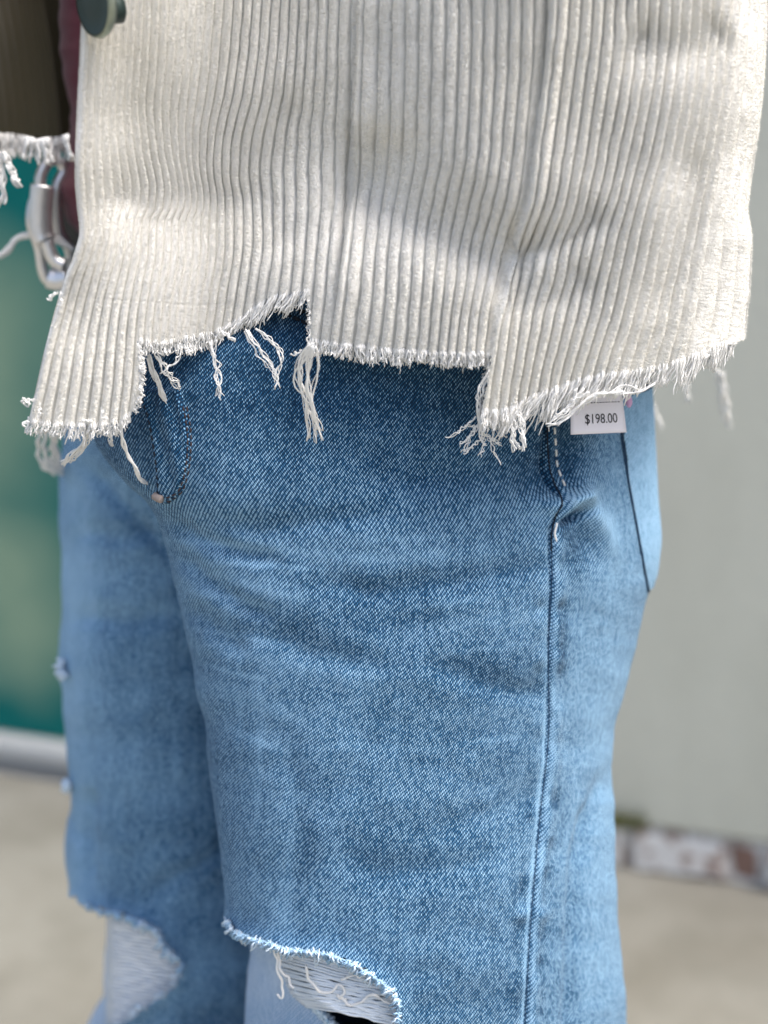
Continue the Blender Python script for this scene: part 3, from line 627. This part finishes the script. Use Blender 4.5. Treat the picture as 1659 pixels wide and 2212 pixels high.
# seams
for c in (cut1, cut2):
    sgn = np.where(wv > c, 1, 0)
    rel = rel - .0036*np.exp(-((wv-c+.30)/.42)**2)[None]*np.clip(((700 if c == cut1 else 830)-PY)/160, 0, 1) + .0028*np.exp(-((wv-c-.6)/.75)**2)[None]*np.clip((820-PY)/200, 0, 1)
JP = BASE+NJ*rel[..., None]
HEM = [(-60, 900), (60, 912), (130, 920), (200, 922), (262, 914), (284, 890), (301, 860), (304, 800), (297, 738), (350, 743), (430, 728), (480, 712), (520, 688), (560, 658), (600, 641), (667, 628),
       (669, 700), (669, 738), (720, 746), (780, 753), (850, 761), (950, 766), (1056, 768), (1050, 810), (1044, 850), (1037, 890), (1075, 894), (1108, 886), (1135, 866), (1180, 850), (1230, 831), (1300, 813), (1380, 806), (1450, 790), (1520, 765), (1560, 748), (1600, 732)]
POLY = HEM+[(1760, 700), (1760, -2000), (-200, -2000), (-200, 900)]
hx = PX+2.2*vnoise(PX/5, PY/5, 120); hy = PY+3.0*vnoise(PX/6, PY/6, 121)
keepj = inside(hx, hy, POLY)
keepj[:, bk] = (zE[:, None] > np.where(wv[None, bk] > 128, z_of(318, .8), z_of(733, .664)+.0016*np.minimum(wv[None, bk]-WE, 25)))
uvj = np.stack([np.broadcast_to(wv[None]*.005, PX.shape), BASE[..., 2]], -1)
shell = grid_obj('front_panel', JP[:, wv <= cut1], M['cord'], jacket, False, keepj[:, wv <= cut1], uvj[:, wv <= cut1], {'ground': groove_shade[:, wv <= cut1]}); shell['label'] = 'left front panel with a flap at the opening'
m2 = (wv >= cut1-.02) & (wv <= cut2); side1 = grid_obj('side_panel', JP[:, m2], M['cord'], jacket, False, keepj[:, m2], uvj[:, m2], {'ground': groove_shade[:, m2]})
m3 = (wv >= cut2-.02); back = grid_obj('back_panel', JP[:, m3], M['cord'], jacket, False, keepj[:, m3], uvj[:, m3], {'ground': groove_shade[:, m3]})
# inner face of the cloth
si = np.arange(0, len(wv), 5); inner = (BASE-NJ*.0045)[:, si]
grid_obj('lining', inner[:, ::-1], M['lining'], jacket, False, (keepj & (wv[None] > .9) & np.where(bk[None], zE[:, None] > z_of(700, .664)+.0016*np.minimum(wv[None]-WE, 25), inside(PX, PY+14, POLY) & inside(PX+12, PY+14, POLY) & inside(PX-12, PY+14, POLY)))[:, si][:, ::-1])
T_jk = bvh_of(shell, side1, back)
# the nap: very short fibres standing off the ridges
def nap(name, m, n):
    ok = keepj[1:, :-1] & m[None, :-1] & (PY[1:, :-1] > -30) & (ridge[1:, :-1] > .55); ii, jj = np.nonzero(ok); k = rng.integers(0, len(ii), n); i, j = ii[k]+1, jj[k]
    w_ = rng.random(n)[:, None]; base = JP[i, j]*w_+JP[i, j+1]*(1-w_); nn_ = NJ[i, j]; rv = rng.normal(size=(n, 3))*.75
    d = nn_+rv; d /= np.linalg.norm(d, axis=1, keepdims=True); L_ = rng.uniform(.0005, .0013, n)[:, None]
    sd_ = np.cross(d, rng.normal(size=(n, 3))); sd_ /= np.linalg.norm(sd_, axis=1, keepdims=True); sd_ *= .00010
    V = np.stack([base-sd_, base+sd_, base+d*L_], 1).reshape(-1, 3); o = link(name, mesh_np(name, V, np.arange(3*n).reshape(-1, 3)), M['cord'], jacket, False); o['kind'] = 'stuff'
nap('nap', wv < cut1, 230000); nap('nap', m2, 130000); nap('nap', m3 & (wv < WE+3), 190000)

# the other front, seen past the opening, its inside in view
def right_front():
    pr = np.linspace(-700, 330, 140); ww = np.linspace(0, 1, 90)
    edge = tab(pr, [(-700, 60), (0, 96), (73, 109), (154, 120), (236, 130), (300, 135), (330, 142)])
    px = edge[:, None]-(1-ww[None])*420; D = .79-.06*(1-ww[None])+.010*np.sin(ww[None]*9+pr[:, None]/200)+.012*ww[None]**6
    f_ = (ww*22) % 1; D = D+.0010*np.abs(2*f_-1)[None]
    k = pr[:, None] < (302+8*np.sin(px/17)+np.where(px < 30, (px-30)*.2, 0))
    P = at(px, np.broadcast_to(pr[:, None], px.shape), D); o = grid_obj('right_front_panel', P, M['lining'], jacket, False, k); o['label'] = 'inner side of the other front panel, coloured olive dark for shade'
    grid_obj('right_front_face', (P+np.array([0, .004, 0]))[:, :-3], M['cord'], jacket, False, k[:, :-3])
    return bvh_of(o)
T_rf = right_front()

# ---- raw hem fringes
def fringe(tree, line, n, lo, hi, drift, name='hem_fringe', r=.00026, default=.6, into=10, jit=5, curl=.5, mat=None):
    t = Tubes(); n = int(n*1.15); lo = .45*lo+.55*hi; hi *= 1.12; L = np.array(line, float); s_ = np.r_[0, np.cumsum(np.hypot(*np.diff(L, axis=0).T))]
    for k in range(n):
        d = s_[-1]*(k+random.random())/n; x = np.interp(d, s_, L[:, 0]); y = np.interp(d, s_, L[:, 1])
        ln = random.uniform(lo, hi)*(1.35 if random.random() < .06 else 1)*(.92+.22*vnoise(d/30, k*0., 5)); dr = drift+random.gauss(0, .10)+.24*vnoise(d/22, 0.3, 8)
        b0 = cast(tree, x-dr*into*.3, y-into, -.0008, default); D = b0[1]
        pts = [b0, at(x, y+2, D-.0008+random.uniform(-.0012, .0008)), at(x+dr*ln*.5+random.uniform(-jit, jit)*.5, y+ln*.5, D+random.uniform(-.002, .0015)), at(x+dr*ln+random.uniform(-jit, jit)*curl*2, y+ln, D+random.uniform(-.003, .003))]
        t.add(wob(bez(pts, 9), .00034, 2.0), r*random.uniform(.7, 1.35), 5, .1)
    return t.build(name, mat or M['thread'], jacket, 'stuff')
fringe(T_jk, [(60, 910), (130, 918), (200, 920), (262, 912), (282, 892)], 150, 12, 28, -.1)
fringe(T_jk, [(286, 886), (301, 858), (304, 800), (298, 745)], 60, 3, 10, .9, jit=3, into=3)
fringe(T_jk, [(298, 736), (350, 742), (430, 727), (480, 711)], 130, 14, 30, .02)
fringe(T_jk, [(470, 716), (520, 688), (560, 658), (600, 641), (668, 628)], 190, 18, 40, -.45)
fringe(T_jk, [(668, 632), (669, 735)], 16, 2, 9, -.6, jit=3, into=3)
fringe(T_jk, [(669, 736), (720, 744), (780, 751), (850, 759), (950, 764), (1056, 766)], 330, 14, 30, -.05, jit=4)
fringe(T_jk, [(1054, 775), (1046, 840), (1038, 885)], 14, 2, 9, -.6, jit=3, into=3)
fringe(T_jk, [(1038, 886), (1075, 890), (1108, 882)], 80, 14, 44, .0)
fringe(T_jk, [(1104, 886), (1135, 863), (1180, 847), (1230, 828), (1300, 810), (1380, 803)], 230, 34, 62, -.42, jit=3)
fringe(T_jk, [(1380, 803), (1450, 787), (1520, 762), (1560, 746), (1592, 734)], 150, 28, 50, -.30, jit=3)
fringe(T_rf, [(-200, 290), (-40, 292), (40, 300), (80, 310), (132, 304), (150, 300)], 90, 22, 48, .05, r=.0008, default=.75, jit=9)

# ---- hanging tufts, each a bundle pulled loose
def tuft(lines, D, r, parent=jacket, w=.0007, n=24, copies=1, spread=2.5, name='thread_tuft', taper=.15):
    t = Tubes()
    if copies == 1: spread = 1.3
    copies = copies+1; r *= .72
    for pts in lines:
        for k in range(copies):
            dx, dy = random.uniform(-spread, spread)*(copies > 1), random.uniform(-spread, spread)*(copies > 1)
            P = np.array([at(x+dx+random.uniform(-.8, .8), y+dy, (D[0]+(D[1]-D[0])*i/(len(pts)-1) if hasattr(D, '__len__') else D)+random.uniform(-.0008, .0008)) for i, (x, y) in enumerate(pts)])
            t.add(wob(bez(P, n), w, 3), r*random.uniform(.45, .8), 6, taper)
    return t.build(name, M['thread'], parent)
tuft([[(318, 770), (333, 815), (349, 851), (362, 884), (385, 915), (402, 925)], [(326, 768), (340, 815), (354, 851), (372, 888), (394, 918), (408, 922)], [(322, 775), (338, 822), (358, 865), (380, 900), (398, 930)]], (.614, .640), .0007, copies=4, spread=4)
tuft([[(338, 770), (356, 795), (372, 820), (393, 838)], [(332, 764), (352, 800), (368, 822), (386, 842)], [(340, 764), (362, 796), (376, 815), (390, 830)]], (.612, .626), .0006)
tuft([[(392, 748), (385, 772), (366, 792), (349, 805)]], .612, .0006)
tuft([[(398, 744), (404, 756), (414, 762)]], .612, .0006)
tuft([[(452, 738), (463, 768), (465, 801), (470, 827), (478, 864)], [(468, 735), (464, 764), (474, 788), (467, 815), (480, 856)], [(455, 735), (460, 775), (472, 800), (476, 830), (466, 848), (462, 852)]], .612, .0006)
tuft([[(478, 716), (492, 726), (507, 737)]], .612, .0010)
tuft([[(530, 712), (561, 758), (590, 794), (597, 820), (595, 838)], [(536, 712), (566, 756), (586, 788), (598, 822), (602, 836)], [(528, 716), (558, 768), (572, 786), (590, 800), (598, 826)], [(558, 712), (592, 737), (610, 765), (605, 794), (597, 822)], [(552, 710), (588, 742), (605, 768), (602, 790), (596, 816)]], .613, .0006)
tuft([[(672, 742), (649, 773), (639, 820), (657, 861), (665, 910), (663, 952)], [(678, 742), (656, 780), (648, 820), (662, 862), (666, 905), (668, 948)], [(683, 748), (690, 783), (676, 846), (678, 897), (682, 957)], [(676, 748), (660, 794), (667, 861), (683, 910), (693, 947)], [(676, 748), (668, 800), (670, 861), (686, 905), (695, 928)], [(670, 745), (650, 790), (655, 850), (676, 898), (690, 944)]], (.588, .612), .0007, copies=2, spread=2.5)
tuft([[(652, 757), (640, 763), (630, 768)]], .603, .0006)
tuft([[(1056, 800), (1038, 833), (1030, 858), (1033, 885), (1035, 915), (1038, 937), (1044, 950)], [(1056, 812), (1046, 832), (1042, 850), (1034, 862), (1031, 885), (1038, 915), (1041, 940)], [(1054, 806), (1036, 838), (1036, 868), (1034, 900), (1036, 930), (1044, 945)]], (.594, .600), .0006)
tuft([[(1029, 899), (1000, 926), (966, 947)]], .6, .00055)
tuft([[(1031, 918), (1012, 943), (993, 961)], [(1030, 920), (1016, 950), (1000, 979)], [(1040, 948), (1024, 962), (1005, 979)], [(1040, 937), (1045, 965), (1035, 985)], [(1042, 932), (1046, 948), (1047, 966)], [(1043, 932), (1062, 951), (1080, 958)], [(1044, 938), (1064, 948), (1082, 962)], [(1003, 919), (1025, 920), (1058, 922)], [(1067, 905), (1062, 954), (1069, 980), (1080, 1001)]], .600, .00055)
tuft([[(1108, 862), (1121, 897), (1133, 920), (1132, 973)], [(1112, 860), (1118, 900), (1126, 935), (1129, 970)], [(1104, 870), (1107, 920), (1104, 945), (1109, 975)], [(1104, 880), (1108, 930), (1115, 955), (1124, 970)], [(1100, 880), (1112, 915), (1106, 950), (1113, 973)], [(1115, 868), (1126, 905), (1130, 945), (1132, 965)]], .597, .0006, copies=2, spread=2)
tuft([[(1075, 884), (1072, 910), (1080, 935), (1090, 945)], [(1090, 884), (1088, 908), (1092, 930)], [(1064, 886), (1062, 905), (1068, 925)]], .606, .0006, copies=3, spread=5)
tuft([[(1379, 842), (1353, 833), (1319, 844), (1293, 849), (1258, 869), (1232, 892), (1206, 911), (1184, 920)], [(1415, 828), (1388, 843), (1362, 850), (1336, 847), (1300, 850), (1264, 868), (1236, 894), (1204, 916)], [(1260, 840), (1240, 866), (1218, 885), (1190, 907)], [(1270, 845), (1248, 862), (1226, 888), (1196, 914), (1180, 918)], [(1245, 840), (1236, 870), (1212, 896), (1186, 912)]], .598, .0006, copies=2, spread=2)
tuft([[(180, 908), (186, 949), (159, 981), (136, 1001)], [(190, 908), (190, 945), (166, 978), (140, 1004)], [(186, 908), (184, 950), (156, 978), (132, 1000)], [(196, 908), (192, 950), (168, 984), (146, 998)]], (.595, .635), .00075, copies=2, spread=2)
tuft([[(236, 912), (238, 940), (240, 962)]], (.6, .64), .0010, copies=3)
tuft([[(262, 915), (267, 960), (293, 1013), (310, 1040), (324, 1046), (334, 1043)]], (.602, .655), .0016)
for l_ in ([(126, 632), (114, 638), (106, 648)], [(130, 630), (132, 645), (128, 664)], [(68, 865), (54, 862), (50, 870), (58, 876), (66, 868)], [(62, 912), (54, 914), (52, 922)], [(74, 862), (60, 870), (52, 862)]): tuft([l_], .588, .00055)
for l_ in ([(220, 880), (224, 898), (238, 912)], [(85, 872), (86, 892), (80, 905)]): tuft([l_], .588, .0004)
# strands of the far hem, well out of focus
tuft([[(1555, 800), (1562, 850), (1570, 890), (1578, 925)], [(1548, 800), (1556, 850), (1562, 890), (1570, 920)], [(1560, 805), (1568, 860), (1575, 900)]], (.80, .82), .0012, copies=3, spread=4)
tuft([[(1478, 800), (1482, 840), (1484, 866)]], .83, .0012, copies=4, spread=5)
tuft([[(1400, 830), (1405, 870), (1418, 900), (1428, 925)], [(1392, 830), (1398, 868), (1410, 890)]], .84, .0012, copies=4, spread=5)
tuft([[(95, 930), (88, 960), (92, 990), (108, 1012), (128, 1020)], [(120, 930), (118, 960), (124, 990), (132, 1010)]], (.75, .78), .0018, copies=6, spread=9)
tuft([[(-60, 570), (0, 552), (35, 520), (70, 506), (105, 508), (130, 522), (160, 540)]], .79, .0034, copies=3, spread=4)
tuft([[(10, 330), (24, 360), (36, 390), (44, 402)], [(0, 330), (4, 370), (8, 410), (4, 440)]], .72, .0018, copies=4, spread=6)

# ---- button at the top of the opening
M['button'] = mat_plain('dark_green_metal', (.022, .04, .034), .42, metal=.4, var=.2, scale=120, bump=.05, spec=.5)
M['button_rim'] = mat_plain('pale_metal_rim', (.30, .34, .28), .35, metal=.8, var=.2, scale=200, bump=.05)
def lathe(name, prof_, cen, axis, mat, parent, seg=48):
    q_ = Vector(axis).to_track_quat('Z', 'Y'); V = []; F = []; n = len(prof_)
    for r, h in prof_:
        for k in range(seg):
            a = k/seg*2*math.pi; V.append(tuple(Vector(cen)+q_ @ Vector((r*math.cos(a), r*math.sin(a), h))))
    for i in range(n-1):
        for k in range(seg): F.append((i*seg+k, i*seg+(k+1) % seg, (i+1)*seg+(k+1) % seg, (i+1)*seg+k))
    me = bpy.data.meshes.new(name); me.from_pydata(V, [], F); me.update(); return link(name, me, mat, parent)
bc = Vector(at(212, 4, .590)); bax = (-.72, -.62, -.10)
btn = lathe('button', [(0, .0030), (.006, .0030), (.0115, .0026), (.0128, .0030), (.0138, .0030), (.0146, .0018), (.0146, .0002), (.0138, -.0012), (.010, -.0018), (0, -.0018)], bc, bax, M['button'], jacket)
lathe('button_rim', [(.01385, .0032), (.0143, .0030), (.0148, .0018), (.0149, .0004), (.0143, -.0004)], bc, bax, M['button_rim'], btn)
lathe('button_shank', [(.0075, -.001), (.0065, -.004), (.006, -.006), (.006, -.009), (0, -.009)], bc+Vector((.001, .001, -.003)), bax, M['button'], btn)

# ================================================================== WHAT IS WORN UNDERNEATH
M['shirt'] = mat_plain('burgundy_jersey', (.13, .022, .038), .9, var=.12, scale=500, bump=.3, sheen=.2)
def ring_body(name, z0, z1, n, L, R, Dc, b, Dref, mat, parent, cutline=None, amp=.002):
    zz = np.linspace(z0, z1, n); P, _ = leg_grid(zz, Dref, L, R, Dc, b, [(-2000, 0), (4000, 0)], 160, 40, 2.0); ax, ay = project(P)
    nn = normals(P, True); c_ = P.mean(1, keepdims=True); nn *= np.sign(((P-c_)*nn).sum(-1, keepdims=True)); P = P+nn*(amp*fbm(ax/90, ay/60, 150))[..., None]
    return grid_obj(name, P[:, ::-1], mat, parent, True)
def leg_rows(py0, py1, D): return float(z_of(py0, D)), float(z_of(py1, D))
_lg = leg_grid
def leg_grid(zs, Dref, L, R, Dc, b, skew, nf, nb, ex=2.15):
    pg = np.linspace(-900, 3800, 4000); py = np.interp(-zs, -z_of(pg, Dref), pg)
    pl, pr, dc, bb, sk = tab(py, L), tab(py, R), tab(py, Dc), tab(py, b), tab(py, skew)
    th = np.r_[np.linspace(-.12, math.pi+.12, nf), np.linspace(math.pi+.12, 2*math.pi-.12, nb+2)[1:-1]]; c, s_ = np.cos(th), np.sin(th); e = 2/ex
    cx = np.sign(c)*np.abs(c)**e; sy = np.sign(s_)*np.abs(s_)**e
    Y = dc[:, None]-bb[:, None]*sy[None]+sk[:, None]*cx[None]; xl = x_of(pl, dc-sk, zs); xr = x_of(pr, dc+sk, zs)
    X = ((xl+xr)/2)[:, None]+((xr-xl)/2)[:, None]*cx[None]; return np.stack([X, Y, np.broadcast_to(zs[:, None], X.shape)], -1), th
shirt = empty('shirt', (.0, .79, .9)); tag(shirt, 'burgundy top showing as a sliver between the jacket fronts', 'shirt')
za, zb_ = leg_rows(-600, 512, .79)
ring_body('torso_cloth', za, zb_, 120, [(-900, 120), (-600, 125), (0, 138), (200, 150), (330, 156), (370, 145), (405, 132), (440, 140), (480, 152), (505, 172), (520, 190)], [(-900, 1250), (600, 1250)],
    [(-900, .835), (600, .825)], [(-900, .10), (600, .10)], .79, M['shirt'], shirt)
M['belt'] = mat_plain('charcoal_leather', (.028, .027, .027), .6, var=.2, scale=300, bump=.3)
M['silver'] = mat_plain('brushed_silver', (.78, .77, .76), .36, metal=.85, var=.1, scale=200, bump=.15)
belt = empty('belt', (.0, .79, .88)); tag(belt, 'charcoal belt with a chunky silver buckle behind the jacket flap', 'belt')
za, zb_ = leg_rows(395, 545, .79)
ring_body('strap', za, zb_, 40, [(-900, 118), (395, 120), (430, 116), (480, 124), (545, 140), (700, 150)], [(-900, 1300), (700, 1300)], [(-900, .865), (700, .865)], [(-900, .10), (700, .10)], .79, M['belt'], belt, amp=.0005)
t = Tubes()
fr_ = [(130, 345), (104, 350), (88, 380), (86, 410), (72, 440), (68, 480), (76, 510), (86, 540), (92, 580), (104, 606), (136, 606), (152, 590), (150, 540), (128, 500), (122, 440), (124, 400), (138, 370), (130, 345)]
t.add(bez([at(x, y, .785+.0006*(x-68)*.3) for x, y in fr_], 90), .0034, 10); buckle = t.build('buckle', M['silver'], belt)
t = Tubes(); t.add(bez([at(x, y, .778) for x, y in [(92, 400), (88, 450), (90, 500), (98, 520)]], 24), .0068, 10, 0, .5); t.build('buckle_bar', M['silver'], buckle)
t = Tubes(); t.add(bez([at(x, y, .78) for x, y in [(100, 520), (116, 560), (140, 575)]], 16), .0042, 8); t.build('buckle_prong', M['silver'], buckle)
t = Tubes(); t.add(bez([at(x, y, .782) for x, y in [(106, 598), (124, 603), (146, 600)]], 16), .0072, 10, 0, .6); t.build('buckle_tip', M['silver'], buckle)

# the wearer: dark legs inside the jeans, body inside the jacket
M['tights'] = mat_plain('black_knit', (.008, .008, .009), .9, var=.2, scale=500)
bm_v = [(.02, .79, .92), (.02, .80, 1.08), (.02, .80, 1.25), (.055, .735, .80), (.045, .715, .47), (.05, .73, .10), (.05, .66, .04), (-.10, .83, .80), (-.105, .815, .47), (-.10, .83, .10), (-.12, .76, .04)]
bm_e = [(0, 1), (1, 2), (0, 3), (3, 4), (4, 5), (5, 6), (0, 7), (7, 8), (8, 9), (9, 10)]
me = bpy.data.meshes.new('body'); me.from_pydata(bm_v, bm_e, []); me.update()
person = empty('person', (.0, .77, .0)); tag(person, 'person in ivory corduroy jacket and ripped jeans, black tights at the knee rip', 'person')
body = link('body', me, M['tights'], person, False); body.modifiers.new('Skin', 'SKIN'); ss = body.modifiers.new('Subsurf', 'SUBSURF'); ss.levels = 2; ss.render_levels = 2
rad = [(.10, .085), (.09, .075), (.12, .085), (.062, .062), (.048, .048), (.035, .035), (.03, .03), (.06, .06), (.046, .046), (.035, .035), (.03, .03)]
for v_, r_ in zip(me.skin_vertices[0].data if len(me.skin_vertices) else [], rad): v_.radius = r_
if len(me.skin_vertices): me.skin_vertices[0].data[0].use_root = True

# ================================================================== PRICE TAG
ptag = empty('price_tag', tuple(at(1290, 800, .64))); tag(ptag, 'white paper price tag reading $198.00 hanging from the jeans under the hem', 'price tag')
q = NT('tag_paper'); M['paper'] = q.fin((.80, .78, .84), .7)
TL, TR = (1233, 770), (1333, 765); BL, BR = (1233, 939), (1353, 934)
def tagp(u, v, lift=0.0):
    px = (TL[0]*(1-u)+TR[0]*u)*(1-v)+(BL[0]*(1-u)+BR[0]*u)*v; py = (TL[1]*(1-u)+TR[1]*u)*(1-v)+(BL[1]*(1-u)+BR[1]*u)*v
    return at(px, py, .624+.030*u+.0015*math.sin(v*3.1)-.003*math.sin(u*math.pi)-lift)
gr = np.array([[tagp(u, v) for u in np.linspace(0, 1, 14)] for v in np.linspace(0, 1, 20)])
card = grid_obj('card', gr, M['paper'], ptag); so = card.modifiers.new('thickness', 'SOLIDIFY'); so.thickness = .0004; so.offset = 0
M['ink'] = mat_plain('black_ink', (.015, .014, .022), .6, var=.05, bump=0)
def tag_text(txt, u0, v0, u1, hgt, name):
    cu = bpy.data.curves.new(name, 'FONT'); cu.body = txt; cu.size = 1; tmp = bpy.data.objects.new(name, cu); COL.objects.link(tmp)
    bpy.context.view_layer.update(); me = bpy.data.meshes.new_from_object(tmp.evaluated_get(bpy.context.evaluated_depsgraph_get())); bpy.data.objects.remove(tmp)
    co = np.array([v_.co[:] for v_ in me.vertices]); x0, x1 = co[:, 0].min(), co[:, 0].max(); y1 = .72
    for v_, c_ in zip(me.vertices, co):
        u = u0+(c_[0]-x0)/(x1-x0)*(u1-u0); v = v0-(c_[1]/y1)*hgt; v_.co = tagp(u, v, .0007)
    return link(name, me, M['ink'], ptag, False)
tag_text('$198.00', .27, .868, .865, .125, 'price_lettering')
tag_text('g', .44, .492, .50, .10, 'print_above')
t = Tubes()
for k in range(11):
    u = .33+k*.058; t.add(np.array([tagp(u, .605, .0007), tagp(u+.03, .605, .0007)]), .00022, 4)
t.build('perforation', M['ink'], ptag)
M['lilac'] = mat_plain('lilac_plastic', (.62, .38, .62), .4, var=.05, bump=0)
t = Tubes(); t.add(bez([at(x, y, .66) for x, y in [(1352, 838), (1355, 852), (1358, 866), (1359, 880)]], 16), np.array([.0006]*5+[.0010, .0014, .0017, .0019, .0019, .0019, .0019, .0018, .0016, .0012, .0006]), 8); t.build('fastener', M['lilac'], ptag)
